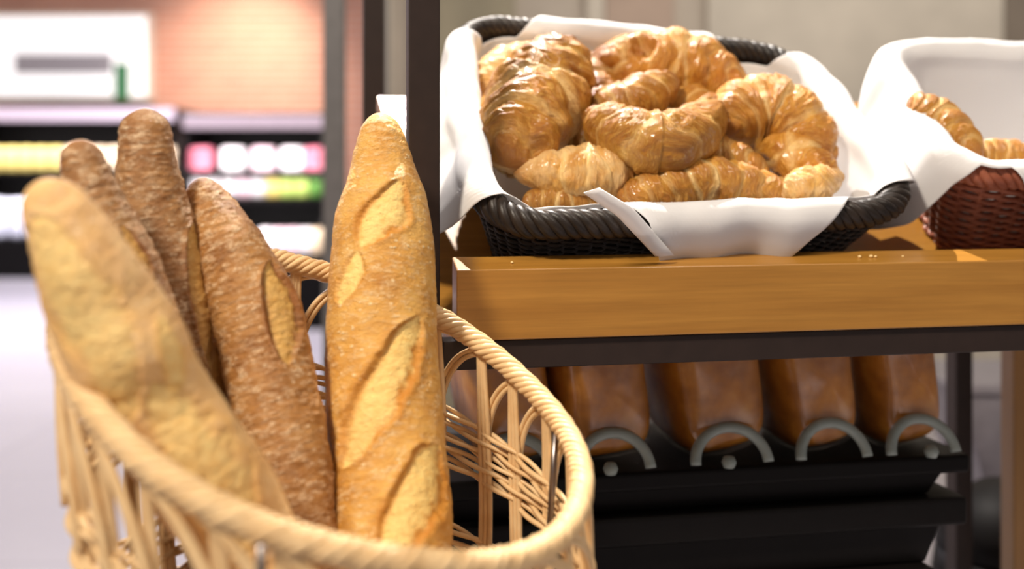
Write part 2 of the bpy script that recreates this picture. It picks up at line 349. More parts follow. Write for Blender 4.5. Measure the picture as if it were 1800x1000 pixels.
for k in range(NST):
    a=k*DT+math.radians(36)+.02*math.sin(k*2.3)
    mb=MB()
    def straight(o,a=a): 
        t=.005+.975*ti; tap=np.where(t<.2,1-.45*sstep(.2,0,t),1)
        return wall(a+o*tap/ RR+.012*np.sin(ti*9+k),t,.0012*np.sin(ti*11+k))
    reeds(mb,straight,3,.0042,.0021); mb.build('stake',M_rattan,bk,origin=IB)
    mb=MB()
    def arch(o,a=a):
        w=ti*math.pi/2; oo=o*(1-.3*ti)
        return wall(a+.01-DT*1.5*(1-np.cos(w))+oo/RR*np.cos(w),.012+.215*(1-np.sin(w)),.0040*np.ones(40)*np.cos(w)**.5)+np.array([0,0,1])*(oo*np.sin(w))[:,None]
    reeds(mb,arch,2,.0042,.0021); mb.build('arch',M_rattan,bk,origin=IB)
def twine(mb,t0,t1,rows,r=.0019,am=.0034):
    th=np.linspace(0,2*np.pi,NST*10,endpoint=False)
    for i in range(rows):
        t=t0+(t1-t0)*i/max(rows-1,1)
        for s in(0,1):
            w=(th-math.radians(36))*NST/2+math.pi*s+i*math.pi*.5
            mb.tube(wall(th,t+.0045*np.sin(w*1.0+1.57)+.003*math.sin(i*3+s),am*np.sin(w)),r*(1+.1*math.sin(i*5+s)),6,True)
mb=MB(); twine(mb,.175,.275,5); mb.build('woven_band',M_rattan,bk,origin=IB)
mb=MB(); twine(mb,.40,.97,21); mb.build('woven_body',M_rattan,bk,origin=IB)
mb=MB(); mb.lathe([(0,0),(BASER+.002,0),(BASER+.004,.006),(BASER-.004,.010),(0,.010)],(0,0,.0)); mb.build('base',M_rattan,bk)
for a,b in (((977,757,.742),(966,935,.737)),((459,957,.492),(459,1160,.495)),((181,940,.60),(192,1120,.60))):
    mb=MB(); mb.tube([W(*a),W(*b)],.0024,8); mb.build('support_rod',M_chrome,bk,origin=IB)
st=tag(empty('basket_stand',(BASEC[0],BASEC[1],0)),'black round steel stand under the rattan bread basket','stand')
mb=MB(); mb.lathe([(0,.482),(.15,.482),(.155,.486),(.155,.496),(.15,.5),(0,.5)]); mb.build('top_plate',M_steel,st)
for k in range(4):
    a=k*math.pi/2+.6; mb=MB(); mb.tube([(.12*math.cos(a),.12*math.sin(a),.484),(.17*math.cos(a),.17*math.sin(a),.0)],.009,10); mb.build('leg',M_steel,st)
# ---------------------------------------------------------------- shelf unit
sh=tag(empty('display_shelf',tuple(S(0,0,0)*np.array([1,1,0])),YAW),'oak shelf with a thick front board carried by black square steel posts','shelf')
SZ=SO[2]
def SL(*p): return np.array(p,float)+np.array([0,0,SZ])   # parent-local
XR=.78
def pz(v,d): return (300-v)*d/F+CAMZ
for (x,y,h) in ((-.0235,.034,2.1),(-.036,.487,2.1),(.775,.034,2.1),(.762,.487,pz(600.5,.86))):
    mb=MB(); mb.box((x-.0127,y-.0127,0),(x+.0127,y+.0127,h)); mb.build('post',M_steel,sh,smooth=False,bevel=.0012)
def pz(v,d): return (300-v)*d/F+CAMZ
zb=pz(600.5,.86); zs=pz(653,.86)
# lip: vertical face, top slopes slightly toward the front
xs=(0.0,.76); tp=.020
mb=MB(); mb.hexa([(xs[0],0,zb),(xs[1],0,zb),(xs[1],.028,zb),(xs[0],.028,zb),(xs[0],0,SZ),(xs[1],0,SZ),(xs[1],.028,SZ+.0085),(xs[0],.028,SZ+.0085)])
mb.build('front_board',M_oak,sh,smooth=False,bevel=.0012)
mb=MB(); mb.box((-.010,.004,zs),(.762,.030,zb-.0004)); mb.build('front_rail',M_steel,sh,smooth=False,bevel=.0012)
mb=MB(); mb.box((-.036,.478,zs),(.75,.499,zb)); mb.build('back_rail',M_steel,sh,smooth=False,bevel=.0012)
for x in(-.045,.750): 
    mb=MB(); mb.box((x-.0,.047,zs),(x+.022,.474,zb)); mb.build('side_rail',M_steel,sh,smooth=False,bevel=.0012)
# slanted board (in basket local frame -> shelf parent local)
shM=np.array(Matrix.Translation(sh.location)@Matrix.Rotation(YAW,4,'Z')); shI=np.linalg.inv(shM)
def toS(P): P=np.asarray(P,float); return P@shI[:3,:3].T+shI[:3,3]
HB=-.0945
def board(x0,x1,y0,y1,h0,h1): 
    return [toS(L(*p)) for p in ((x0,y0,h0),(x1,y0,h0),(x1,y1,h0),(x0,y1,h0),(x0,y0,h1),(x1,y0,h1),(x1,y1,h1),(x0,y1,h1))]
bd=board(-.236,.535,-.182,.185,HB-.018,HB); bd[3]=toS(L(-.268,.185,HB-.018)); bd[7]=toS(L(-.268,.185,HB)); mb=MB(); mb.hexa(bd); mb.build('slanted_board',M_oak,sh,smooth=False,bevel=.001)
for x in(-.205,.50):
    mb=MB(); a=toS(L(x,.16,HB-.019)); b=toS(L(x,-.15,HB-.019))
    mb.hexa([(a[0],b[1],zs+.05),(a[0]+.02,b[1],zs+.05),(a[0]+.02,a[1],zs+.05),(a[0],a[1],zs+.05),(a[0],b[1],b[2]),(a[0]+.02,b[1],b[2]),(a[0]+.02,a[1],a[2]),(a[0],a[1],a[2])]); mb.build('bracket',M_oak,sh,smooth=False)
# ---------------------------------------------------------------- lined baskets
def rrect(w,d,r,n):
    """rounded rectangle, n points evenly by arc, starting at front middle going right (counter-clockwise)"""
    seg=[];hw,hd=w/2,d/2
    fine=[]
    def arc(cx,cy,a0): 
        for t in np.linspace(0,1,24): a=a0+t*math.pi/2; fine.append((cx+r*math.cos(a),cy+r*math.sin(a)))
    fine.append((0,-hd)); arc(hw-r,-hd+r,-math.pi/2); arc(hw-r,hd-r,0); arc(-hw+r,hd-r,math.pi/2); arc(-hw+r,-hd+r,math.pi); fine.append((0,-hd))
    fine=np.array(fine); s=np.concatenate([[0],np.cumsum(np.linalg.norm(np.diff(fine,axis=0),axis=1))]); x=np.linspace(0,s[-1],n,endpoint=False)
    return np.stack([np.interp(x,s,fine[:,0]),np.interp(x,s,fine[:,1])],1)
def warp(P,w,d,q):
    """bilinear map of a w x d rectangle onto the corner quad q (front left, front right, back right, back left)"""
    a=P[:,0]/w+.5; b=P[:,1]/d+.5; q=np.asarray(q,float)
    return ((1-a)*(1-b))[:,None]*q[0]+(a*(1-b))[:,None]*q[1]+(a*b)[:,None]*q[2]+((1-a)*b)[:,None]*q[3]
def ring(dims,t,n,inset=0):
    q0,q1,H,r0,r1=dims; q=np.array(q0)*(1-t)+np.array(q1)*t; w=.40;d=.30; r=r0+(r1-r0)*t
    P=warp(rrect(w,d,r,n),w,d,q)
    if inset:
        T=np.roll(P,-1,0)-np.roll(P,1,0); P=P-nrm(np.stack([T[:,1],-T[:,0]],1))*inset
    return P
def loft(h,n,dims): return ring(dims,min(max(-h/dims[2],0),1),n)
def ray_local(u,v,ax,val):
    r=np.array([(u-900)/F,1,(300-v)/F]); o=np.array([0,0,CAMZ]); n=BM[:,ax]; t=((BC-o)@n+val)/(r@n); return BM.T@(o+r*t-BC)
def lined_basket(name,origin,M,dims,mat,label,rows,stakes,rimr,strand,turns):
    H=dims[2]; base=origin+M@np.array([0,0,-H])
    root=tag(empty(name,tuple(base)),label,'basket','napkin lined bread baskets on the slanted shelf')
    def w3(P): return (np.asarray(P)@M.T)+origin
    mb=MB(); n=stakes*5; wv=np.arange(n)/n*2*math.pi
    for i in range(rows):
        h=-.004-(H-.006)*i/(rows-1); P=loft(h,n,dims); T=np.roll(P,-1,0)-np.roll(P,1,0); N=nrm(np.stack([T[:,1],-T[:,0]],1))
        Q=P+N*(.0026*np.sin(wv*stakes/2+math.pi*(i%2)))[:,None]
        mb.tube(w3(np.column_stack([Q,np.full(n,h)+.0006*np.sin(wv*9+i)])),H/rows*.56,5,True)
    mb.build('woven_wall',mat,root,origin=base)
    mb=MB()
    P0=loft(0,stakes,dims);P1=loft(-H,stakes,dims)
    for k in range(0,stakes): mb.tube(w3([(*P0[k],-.002),(*P1[k],-H+.002)]),.0019,5)
    mb.build('upright_canes',mat,root,origin=base)
    mb=MB(); n=900; P=ring(dims,0,n); th=np.linspace(0,2*np.pi,n,endpoint=False)
    Pw=w3(np.column_stack([P,.004+.0*th])); rope(mb,Pw,strand,rimr*.72,rimr*.46,turns,8); rope(mb,Pw,strand-1,rimr*.5,rimr*.38,-turns-3,6); mb.tube(Pw,rimr*.45,6,True)
    mb.build('braided_rim',mat,root,origin=base)
    P=ring(dims,1,120); mb=MB(); c=np.array([0,0,-H]); pc=P.mean(0); V=np.stack([np.column_stack([pc+(P-pc)*f,np.full(120,-H+.002)]) for f in (1,.66,.33,.01)]); mb.grid(w3(V.reshape(-1,3)).reshape(4,120,3),True); mb.build('base',mat,root,origin=base)
    return root
HT=.092
tq=[ray_local(u,v,2,0)[:2] for u,v in ((842,407),(1614,380),(1397,104),(800,46))]
ct=np.mean(tq,axis=0)
bq=[np.array(p) for p in (tq[0]+(.034,.040),tq[1]+(-.034,.040),tq[2]+(-.030,-.036),tq[3]+(.030,-.036))]
D1=(tq,bq,HT,.062,.045)
lined_basket('croissant_basket',BC,BM,D1,M_dkwicker,'black-brown woven basket lined with a white napkin, heaped with croissants',24,100,.0110,5,27)
RH=.020; RBC=BC+BM@np.array([0,0,RH])
a=ray_local(1672,318,2,RH)[:2]; b=ray_local(1545,98,2,RH)[:2]
tq2=[a,a+(.37,0),b+(.37,0),b]; b0=ray_local(1648,447,2,-.0925)[:2]
bq2=[b0+(.004,.0),b0+(.30,0),tq2[2]+(-.035,-.03),tq2[3]+(.035,-.03)]
D2=(tq2,bq2,HT+RH,.055,.045)
lined_basket('pastry_basket',RBC,BM,D2,M_rdwicker,'reddish brown wicker basket at the right end of the oak shelf',22,56,.0105,5,24)
def napkin(name,origin,M,dims,hangs,label,seed,nphi=420,nl=90,group=None):
    """hangs: list of (fraction of perimeter from front middle ccw, hang length past the rim in m)"""
    H=dims[2]; H0=H; hx=np.array([h[0] for h in hangs]);hy=np.array([h[1] for h in hangs]);hv=np.array([h[2] if len(h)>2 else 0 for h in hangs])
    fr=np.arange(nphi)/nphi; hang=np.interp(fr,hx,hy); fl3=np.interp(fr,hx,hv)
    P_top=ring(dims,0,nphi); P_bot=ring(dims,1,nphi,.007); cB=P_bot.mean(0)
    Ti=np.roll(P_top,-1,0)-np.roll(P_top,1,0); N=nrm(np.stack([Ti[:,1],-Ti[:,0]],1))
    rim_r=.0172; V=np.zeros((nl,nphi,3))
    for j in range(nphi):
        bot=P_bot[j]; top=P_top[j]; nn=N[j]
        inner=top-nn*rim_r
        h1=cB+(bot-cB)*.5;h2=cB+(bot-cB)*.93
        pts=[(*cB,-H+.006),(*h1,-H+.006),(*h2,-H+.006),(bot[0],bot[1],-H+.012),(inner[0],inner[1],-.004)]
        for a in np.linspace(.1,1,7): pts.append((*(top-nn*rim_r*math.cos(a*math.pi)),.004+rim_r*math.sin(a*math.pi)))
        out=top+nn*rim_r
        flare=.010+.008*math.sin(fr[j]*2*math.pi*6+seed)
        for a in np.linspace(.15,1,6): pts.append((*(out+nn*((flare*a**1.5)*.4+fl3[j]*a)),.004-.14*a))
        pts=np.array(pts); s=np.concatenate([[0],np.cumsum(np.linalg.norm(np.diff(pts,axis=0),axis=1))])
        srim=s[8]  # over the top of the rim
        Ltot=srim+hang[j]
        e=np.linspace(0,1,nl); x=Ltot*e
        for c in range(3): V[:,j,c]=np.interp(x,s,pts[:,c])
        # wrinkles grow towards the free edge
        w=np.clip((x-srim+.05)/.1,0,1)
        V[:,j,:2]+=nn[None]*(w*.0035*np.sin(fr[j]*2*math.pi*9+seed+e*3)+w*.002*math.sin(fr[j]*2*math.pi*21+seed))[:,None]
    Pn=V.copy(); V[...,2]+=.0018*fbm(Pn*28+seed,2,seed)
    # corners: cloth inside the rim stands a little off the wall
    Wd=(V.reshape(-1,3)@M.T+origin).reshape(V.shape)
    mb=MB(); mb.grid(Wd,True); o=mb.build(name,M_napkin,origin=origin+M@np.array([0,0,-H+.006]))
    so=o.modifiers.new('cloth','SOLIDIFY'); so.thickness=.0007; so.offset=1
    tag(o,label,'napkin',group); return o
# fractions: front-mid 0, right-mid ~.25, back-mid .5, left-mid .75
hang1=[(0,.125),(.03,.088),(.092,.002),(.105,-.018),(.142,-.026),(.156,.0),(.19,.05),(.25,.085),(.33,.02),(.35,-.004),(.368,-.035),(.41,-.038),(.432,.010),(.50,.05),(.575,.012),(.60,-.03),(.65,-.036),(.668,.01,.03),(.70,.07,.06),(.75,.16,.105),(.80,.15,.105),(.832,.085,.085),(.847,.022,.03),(.856,-.012),(.875,-.026),(.905,-.022),(.935,-.010),(.952,.01),(.975,.088),(1,.125)]
nk1=napkin('napkin',BC,BM,D1,hang1,'white cotton napkin under the croissants, draped over the black basket rim',1,group='white napkins lining the baskets')
hang2=[(0,.09),(.06,.04),(.10,.0),(.14,-.02),(.16,.0),(.25,.07),(.35,.01),(.39,-.02),(.43,.02),(.50,.05),(.58,.03),(.63,.025),(.66,.04,.01),(.72,.10,.03),(.78,.125,.035),(.82,.13,.035),(.842,.09,.02),(.855,.035,.01),(.866,.006,.0),(.888,.002,.0),(.900,.025),(.92,.06),(.95,.09),(1,.09)]
nk2=napkin('napkin',RBC,BM,D2,hang2,'white cotton napkin hanging over the reddish wicker basket',5,group='white napkins lining the baskets')
yf=min(tq[0][1],tq[1][1])-.0165
def strip(A,B,yo):
    g=[]
    for (a,b) in zip(A,B):
        row=[]
        for t in np.linspace(0,1,7):
            p=np.array(a)*(1-t)+np.array(b)*t; q=ray_local(p[0],p[1],1,yf-yo*math.sin(math.pi*(.15+.7*t))); row.append(BC+BM@q)
        g.append(row)
    return np.array(g)
def lin(pts,n=14):
    pts=np.array(pts,float); k=np.linspace(0,1,len(pts)); x=np.linspace(0,1,n); return np.stack([np.interp(x,k,pts[:,0]),np.interp(x,k,pts[:,1])],1)
mb=MB(); mb.grid(strip(lin([(1026,338),(1085,378),(1152,449)]),lin([(1052,330),(1112,366),(1184,449)]),.006))
o=mb.build('folded_edge',M_napkin,origin=BC); o.parent=nk1; o.location=BC-np.array(nk1.location)
so=o.modifiers.new('cloth','SOLIDIFY'); so.thickness=.0009
M_crumb=simple('crumb_crust',(.80,.56,.25),.6)
def superloaf_pts(r):
    a=np.linspace(0,2*np.pi,12,endpoint=False); b=np.linspace(-np.pi/2,np.pi/2,8)
    return np.stack([r*np.cos(b)[:,None]*np.cos(a)[None],r*np.cos(b)[:,None]*np.sin(a)[None],.8*r*np.sin(b)[:,None]+0*a[None]],-1)
# ---------------------------------------------------------------- croissants
def croissant(pts,R,hs,label,seed,mat=0,K=4,origin=None,dent=None,group='croissants heaped in the black basket',chev=.55,tipmin=.34,base_h=0,roll=0.):
    """pts: pixels along the body axis; hs: height over the basket's rim plane; R: half width in px at the middle"""
    P=np.array([ray_plane(u,v,h+base_h) for (u,v),h in zip(pts,np.broadcast_to(hs,(len(pts),)))])
    n=260; nt=120; q=np.linspace(-1,1,len(P)); s=np.linspace(-1,1,n); s=np.sign(s)*(1-(1-np.abs(s))**1.25)
    C=np.stack([np.polyval(np.polyfit(q,P[:,c],min(len(P)-1,3)),s) for c in range(3)],1)
    d=C[n//2,1]; Rm=R*d/F
    T=nrm(np.gradient(C,axis=0)); up=nrm(nrm(BM[:,2])*.6+nrm(np.array([0,0,CAMZ])-C[n//2])*.8); N=nrm(up-T*(T@up)[:,None]); B=np.cross(T,N)
    ph=np.linspace(-np.pi,np.pi,nt,endpoint=False)+0*roll
    A=np.abs(s)[:,None]; sg=np.sign(s)[:,None]+(s[:,None]==0)
    r0=Rm*np.maximum((1-A**2.5)**.55, tipmin*np.sqrt(np.clip(1-((A-.86)/.14).clip(0,1)**2,0,1)))
    rest0=np.stack([Rm*np.sin(ph)[None]+0*A,Rm*np.cos(ph)[None]+0*A,(s*np.linalg.norm(P[-1]-P[0])/2)[:,None]+0*ph[None]],-1)+seed*.37
    warp=.16*vnoise(rest0*40,seed)+.10*vnoise(rest0*90,seed+3)
    x=K*A**1.2+chev*np.cos(ph[None]+roll+.5*sg)*.55+warp*K*.35+.22*np.sin(ph[None]*2+seed)+.45
    x=np.maximum(x,0.0)
    kk=np.floor(x); f=x-kk
    amp=1+.45*np.sin(kk*2.7+seed+sg)
    bulge=np.sin(np.pi*np.clip(f,0,1)**1.25)**.55
    drop=sstep(1.,.90,f)*sstep(0,.05,f)
    disp=Rm*(.15*amp*(bulge-.6)*(.6+.4*drop))
    lam=np.exp(-((1-f)/.22))*(.5+.5*np.sin(f*95+warp*30))
    disp+=Rm*.016*lam
    lines=fbm(np.stack([ (ph[None]+0*A)*3.0,x*9,0*x+seed],-1),3,seed+7)
    disp+=Rm*.030*lines+Rm*.07*fbm(rest0*48,2,seed+4)
    hole=0*disp
    if dent:
        for (s0,p0,a,b,dp) in dent:
            q=((s[:,None]-s0)/a)**2+((ph[None]-p0)/b)**2+.35*vnoise(rest0*120,seed+8); g=np.exp(-q**1.5); disp=disp-g*dp*Rm+np.exp(-((q-1.5)/.6)**2)*.05*Rm; hole=np.maximum(hole,g)
    fade=np.clip(r0/Rm*1.6,0,1)
    rr=np.maximum(r0+disp*fade,.0004); rr[0]=rr[-1]=.0006
    sq=np.where(np.cos(ph)<0,.82,1.)
    V=C[:,None]+rr[...,None]*(np.sin(ph)[None,:,None]*B[:,None]+(np.cos(ph)*sq)[None,:,None]*N[:,None])
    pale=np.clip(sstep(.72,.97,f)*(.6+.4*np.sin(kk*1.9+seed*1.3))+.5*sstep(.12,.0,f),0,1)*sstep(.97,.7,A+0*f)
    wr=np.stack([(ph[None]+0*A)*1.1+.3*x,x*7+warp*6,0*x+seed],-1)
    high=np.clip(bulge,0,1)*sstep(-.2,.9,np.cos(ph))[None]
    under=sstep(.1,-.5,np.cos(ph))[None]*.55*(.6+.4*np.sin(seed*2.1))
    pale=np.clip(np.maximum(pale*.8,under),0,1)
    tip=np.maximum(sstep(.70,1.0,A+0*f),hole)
    mb=MB(); mb.grid(V,True); mb.f+=[tuple(range(nt)),tuple((n-1)*nt+j for j in range(nt-1,-1,-1))]
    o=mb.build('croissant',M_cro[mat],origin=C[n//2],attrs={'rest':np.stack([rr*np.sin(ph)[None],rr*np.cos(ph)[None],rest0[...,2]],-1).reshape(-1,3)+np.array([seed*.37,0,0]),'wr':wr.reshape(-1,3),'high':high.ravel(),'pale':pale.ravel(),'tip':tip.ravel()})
    import bmesh
    bm=bmesh.new(); bm.from_mesh(o.data); bmesh.ops.recalc_face_normals(bm,faces=bm.faces); bm.to_mesh(o.data); bm.free()
    tag(o,label,'croissant',group); return o
croissant([(1006,90),(942,178),(890,294)],82,(.02,.012,-.005),'large glossy croissant standing at the left of the heap, tip up',1,0,3,roll=.5)
croissant([(1034,108),(1150,112),(1225,125),(1316,192)],62,(.0,.008,.008,-.01),'croissant lying across the back of the heap with a hollow near its left tip',2,2,3,dent=[(-.50,-.15,.13,.42,.30)])
croissant([(1030,202),(1090,226),(1156,262),(1212,228),(1258,172)],56,(.02,.025,.03,.025,.01),'dark glazed V-bent croissant on top in the middle of the heap',3,1,3,chev=.4)
croissant([(1040,205),(1105,182),(1190,139)],42,(.0,.008,.02),'croissant behind the V-bent one, its brown horn pointing up',4,1,3)
croissant([(1190,160),(1230,205),(1275,268)],42,(-.012,-.012,-.02),'small croissant piece tucked right of the V-bent croissant',5,0,3)
croissant([(1262,235),(1310,200),(1385,215),(1448,302)],62,(.0,.01,.01,-.005),'big curved golden croissant at the right of the heap',6,2,3,roll=.4)
croissant([(1322,238),(1402,280),(1462,326)],44,(-.03,-.003,-.02),'torn flaky croissant below the big curved one by the right napkin',7,2,2)
croissant([(1378,344),(1424,326),(1470,316)],34,(-.008,.004,-.006),'pale rounded croissant end in the front right corner of the heap',8,3,2,tipmin=.6)
croissant([(1204,302),(1270,286),(1356,334)],42,(-.018,-.010,-.02),'small glossy croissant in the second row, right of the middle',9,0,3)
croissant([(902,304),(1010,304),(1064,302),(1130,312)],49,(-.012,-.006,-.004,-.012),'pale croissant at the front left of the heap, brown at its right end',10,3,3)
croissant([(1084,352),(1170,332),(1270,322),(1404,356)],45,(-.012,-.004,-.002,-.015),'long croissant lying along the front napkin edge',11,0,4)
croissant([(1016,112),(1048,140),(1062,215)],36,(-.012,-.012,-.02),'croissant half hidden behind the large left croissant',12,0,3)
croissant([(838,168),(890,122),(958,90)],38,(-.015,-.012,-.01),'brightly lit pale croissant against the back left of the napkin',13,3,3)
croissant([(985,205),(1020,242),(1066,282)],34,(-.03,-.028,-.03),'croissant end in the gap between the left croissant and the V-bent one',14,1,3)
croissant([(862,228),(890,262),(920,306)],36,(-.032,-.028,-.03),'small browned croissant under the large left one',15,1,3)
croissant([(918,362),(985,352),(1070,362)],28,(-.03,-.026,-.03),'croissant at the bottom front, mostly under the pale front left croissant',16,1,3)
croissant([(1325,355),(1380,340),(1435,356)],28,(-.025,-.022,-.025),'small croissant end by the front right napkin edge',17,0,3)
croissant([(1065,130),(1120,170),(1190,225)],42,(-.035,-.035,-.035),'croissant deep in the heap under the back one',18,1,3)
G2='pastries in the reddish basket'
croissant([(1592,190),(1645,212),(1722,285)],38,(.03,.03,.02),'croissant at the left side of the reddish basket',21,0,3,group=G2)
croissant([(1700,285),(1765,276),(1850,300)],30,(-.01,-.008,-.01),'flaky croissant behind the front napkin fold of the reddish basket',22,0,4,group=G2)
for i,(u,v,r) in enumerate(((900,470,2.6),(1511,457,3.2),(1531,453,3.6),(1539,459,2.8),(1587,449,2.2))):
    sx=((u-803)/2.05)*.001
    k=(u-900)/F; sy=.012; cx,s_=math.cos(YAW),math.sin(YAW)
    sx=(k*(SO[1]+sy*cx)-SO[0]+sy*s_)/(cx-k*s_); p=S(sx,sy,.0085*sy/.028+r*.00030)
    mb=MB(); V=superloaf_pts(r*.0005); V=V*(1+.25*vnoise(V*1500,i)[...,None]); mb.grid(V,True); o=mb.build('crumb',M_crumb); o.location=p; tag(o,'tiny pastry crumb on the front edge of the oak shelf','crumb','crumbs on the shelf edge')
# ---------------------------------------------------------------- lower level: trays, bagged loaves
TX=np.array([0,0,0.])
def tray(z0,z1,zr,x1,label,inset=.035):
    root=tag(empty('bread_tray',tuple(S(.25,.26,0)*np.array([1,1,0])+np.array([0,0,z0])),YAW),label,'tray','stacked black trays under the oak shelf')
    def q(x,y,z): return (x-.25,y-.26,z-z0)
    xa,xb,ya,yb=-.03,x1,.11,.42
    mb=MB(); mb.hexa([q(xa+inset,ya+inset*.5,z0),q(xb-inset,ya+inset*.5,z0),q(xb-inset,yb-.02,z0),q(xa+inset,yb-.02,z0),q(xa+inset*.6,ya+.012,zr),q(xb-inset*.6,ya+.012,zr),q(xb-inset*.6,yb-.01,zr),q(xa+inset*.6,yb-.01,zr)]); mb.build('body',M_blk,root,smooth=False,bevel=.003)
    mb=MB(); mb.hexa([q(xa,ya,zr),q(xb,ya,zr),q(xb,yb,zr),q(xa,yb,zr),q(xa,ya,z1),q(xb,ya,z1),q(xb,yb,z1),q(xa,yb,z1)]); mb.build('rim',M_blk,root,smooth=False,bevel=.004)
    return root
dT=1.12
zt=[pz(v,dT) for v in (775,806,846,893,962)]
tray(zt[2],zt[0],zt[1],.527,'black plastic tray carrying the bagged loaves, topmost of its stack')
tray(zt[4],zt[2],zt[3],.524,'black plastic tray second from the top, below the loaves')
tray(.28,zt[4],zt[4]-.03,.49,'black plastic tray at the bottom of the stack under the shelf')
cb=tag(empty('storage_plinth',tuple(S(.25,.26,0)*np.array([1,1,0])),YAW),'black plinth on the floor under the stacked trays','plinth')
mb=MB(); mb.box((-.27,-.12,0.02),(.26,.14,.28)); mb.build('body',M_blk,cb,smooth=False,bevel=.004)
mb=MB(); mb.box((-.25,-.10,0.0),(.24,.12,.02)); mb.build('foot',M_steel,cb,smooth=False)
M_loaf=NT('loaf_crust'); _nn=M_loaf.noise(M_loaf.obj(),30,4); M_loaf.p(Base_Color=M_loaf.ramp(_nn,[(.3,(.26,.080,.008)),(.55,(.50,.19,.022)),(.75,(.64,.29,.045))]),Roughness=.5); M_loaf=M_loaf.m
M_bag=NT('clear_plastic_bag'); M_bag.p(Base_Color=(.9,.9,.9),Roughness=.12)
_t=M_bag.n('BsdfTransparent'); _g=M_bag.n('BsdfGlossy',i_Roughness=.18); _x=M_bag.n('MixShader',i_0=M_bag.mr(M_bag.noise(M_bag.obj(),35,3),.35,.75,.03,.12)); M_bag.t.links.new(_t.outputs[0],_x.inputs[1]); M_bag.t.links.new(_g.outputs[0],_x.inputs[2]); M_bag.t.links.new(_x.outputs[0],M_bag.out.inputs[0]); M_bag.t.nodes.remove(M_bag.b); M_bag=M_bag.m
M_seal=simple('pale_plastic_rim',(.30,.345,.32),.3,0,.5)
def superloaf(w,l,h,n=40,m=30,e=.45,top=1.12):
    a=np.linspace(0,2*np.pi,n,endpoint=False); b=np.linspace(-np.pi/2,np.pi/2,m); sp=lambda x,p:np.sign(x)*np.abs(x)**p
    X=w/2*sp(np.cos(b),e)[:,None]*sp(np.cos(a),e)[None]; Z=h/2*sp(np.cos(b),e)[:,None]*sp(np.sin(a),e)[None]; Y=l/2*sp(np.sin(b),e)[:,None]+0*X
    X=X*(1+ (top-1)*np.clip(Z/(h/2),0,1)); return np.stack([X,Y,Z],-1)
loaves=[(905,'first'),(1068,''),(1262,''),(1430,''),(1578,'')]
lab=['bagged brown loaf mostly hidden behind the rattan basket rim','bagged brown loaf just right of the rattan basket','widest bagged loaf, right of the bright gap under the shelf','bagged loaf second from the right steel post','bagged loaf next to the rear right steel post']
for i,(u,_) in enumerate(loaves):
    sy=.165; 
    # position on tray top by pixel column
    k=(u-900)/F; # x = k*d ; solve sx
    O=SO; cx,sx_=math.cos(YAW),math.sin(YAW)
    # world: x=O0+sx*c - sy*s ; y=O1+sx*s+sy*c
    sxx=(k*(O[1]+sy*cx)-O[0]+sy*sx_)/(cx-k*sx_)
    base=S(sxx,sy,0); base[2]=zt[0]
    w=(.082,.090,.094,.080,.073)[i]
    root=tag(empty('bagged_loaf',tuple(base),YAW),lab[i],'bread loaf','bagged loaves on the top black tray')
    tl=math.radians(-9); Mt=np.array(Matrix.Rotation(math.radians(3),3,'X')@Matrix.Rotation(tl,3,'Y'))
    V=superloaf(w,.20,.15,top=1.03); V[...,2]+=.08; V[...,2]+=.002*vnoise(V*40,i); V=(V.reshape(-1,3)@Mt.T).reshape(V.shape); V[...,2]+=.004-V[...,2].min(); V[...,1]+=.052
    mb=MB(); mb.grid(V,True); mb.build('loaf',M_loaf,root)
    c=V.reshape(-1,3).mean(0); V2=(V-c)*np.array([1.06,1.05,1.04])+c; V2+= .0022*vnoise(V2*70,i+40)[...,None]; V2[...,2]=np.maximum(V2[...,2],.001)
    mb=MB(); mb.grid(V2,True); mb.build('bag',M_bag,root)
    a=np.linspace(0,math.pi,30); rw=.034 if i!=2 else .036
    yf=V2[...,1].min()-.008
    mb=MB(); mb.tube(np.stack([rw*np.cos(a)-.012,yf+.012*np.sin(a),.007+.031*np.sin(a)],1),.0052,10); mb.build('bag_seal',M_seal,root)
    if i in(1,2,4):
        mb=MB(); mb.lathe([(0,-.006),(.005,-.005),(.007,0),(.005,.005),(0,.006)],(-.018+(i==4)*.01,yf-.006,.010),16); mb.build('bag_tie',M_seal,root)
# bright gap behind loaves is the floor/wall seen through; items at the right
bx=W(1740,700,1.95)
tb=tag(empty('storage_tub',(bx[0]+.05,bx[1]+.1,0)),'grey tapered plastic tub beyond the shelf, below the reddish basket','tub')
M_tub=simple('grey_lilac_plastic',(.27,.25,.28),.4)
zt0=pz(690,1.95); zt1=pz(880,1.95)
mb=MB(); mb.hexa([(-.045,-.09,zt1),(.19,-.09,zt1),(.19,.09,zt1),(-.045,.09,zt1),(-.115,-.12,zt0),(.26,-.12,zt0),(.26,.12,zt0),(-.115,.12,zt0)]); mb.build('body',M_tub,tb,smooth=False,bevel=.006)
mb=MB(); mb.box((-.125,-.13,zt0),(.27,.13,zt0+.02)); mb.build('rim',M_tub,tb,smooth=False,bevel=.006)
mb=MB(); mb.box((-.03,-.07,0),(.17,.07,zt1)); mb.build('stand',M_blk,tb,smooth=False)
bb=W(1776,985,1.6)
bn=tag(empty('waste_bin',(bb[0],bb[1],0)),'dark rounded bin on the floor at the bottom right','bin')
mb=MB(); zc=bb[2]; mb.lathe([(.0,0),(.075,0),(.095,.05),(.108,zc*.6),(.110,zc-.02),(.104,zc+.02)],(0,0,0),40); mb.build('body',M_blk,bn)
mb=MB(); mb.lathe([(.106,zc+.0201),(.100,zc+.055),(.080,zc+.09),(.045,zc+.112),(0,zc+.12)],(0,0,0),40); mb.build('lid',M_blk,bn)
wl=W(1786,620,1.45)
wr=tag(empty('wooden_rack',(wl[0],wl[1],0)),'wooden rack leg standing at the right end beyond the shelf','rack')
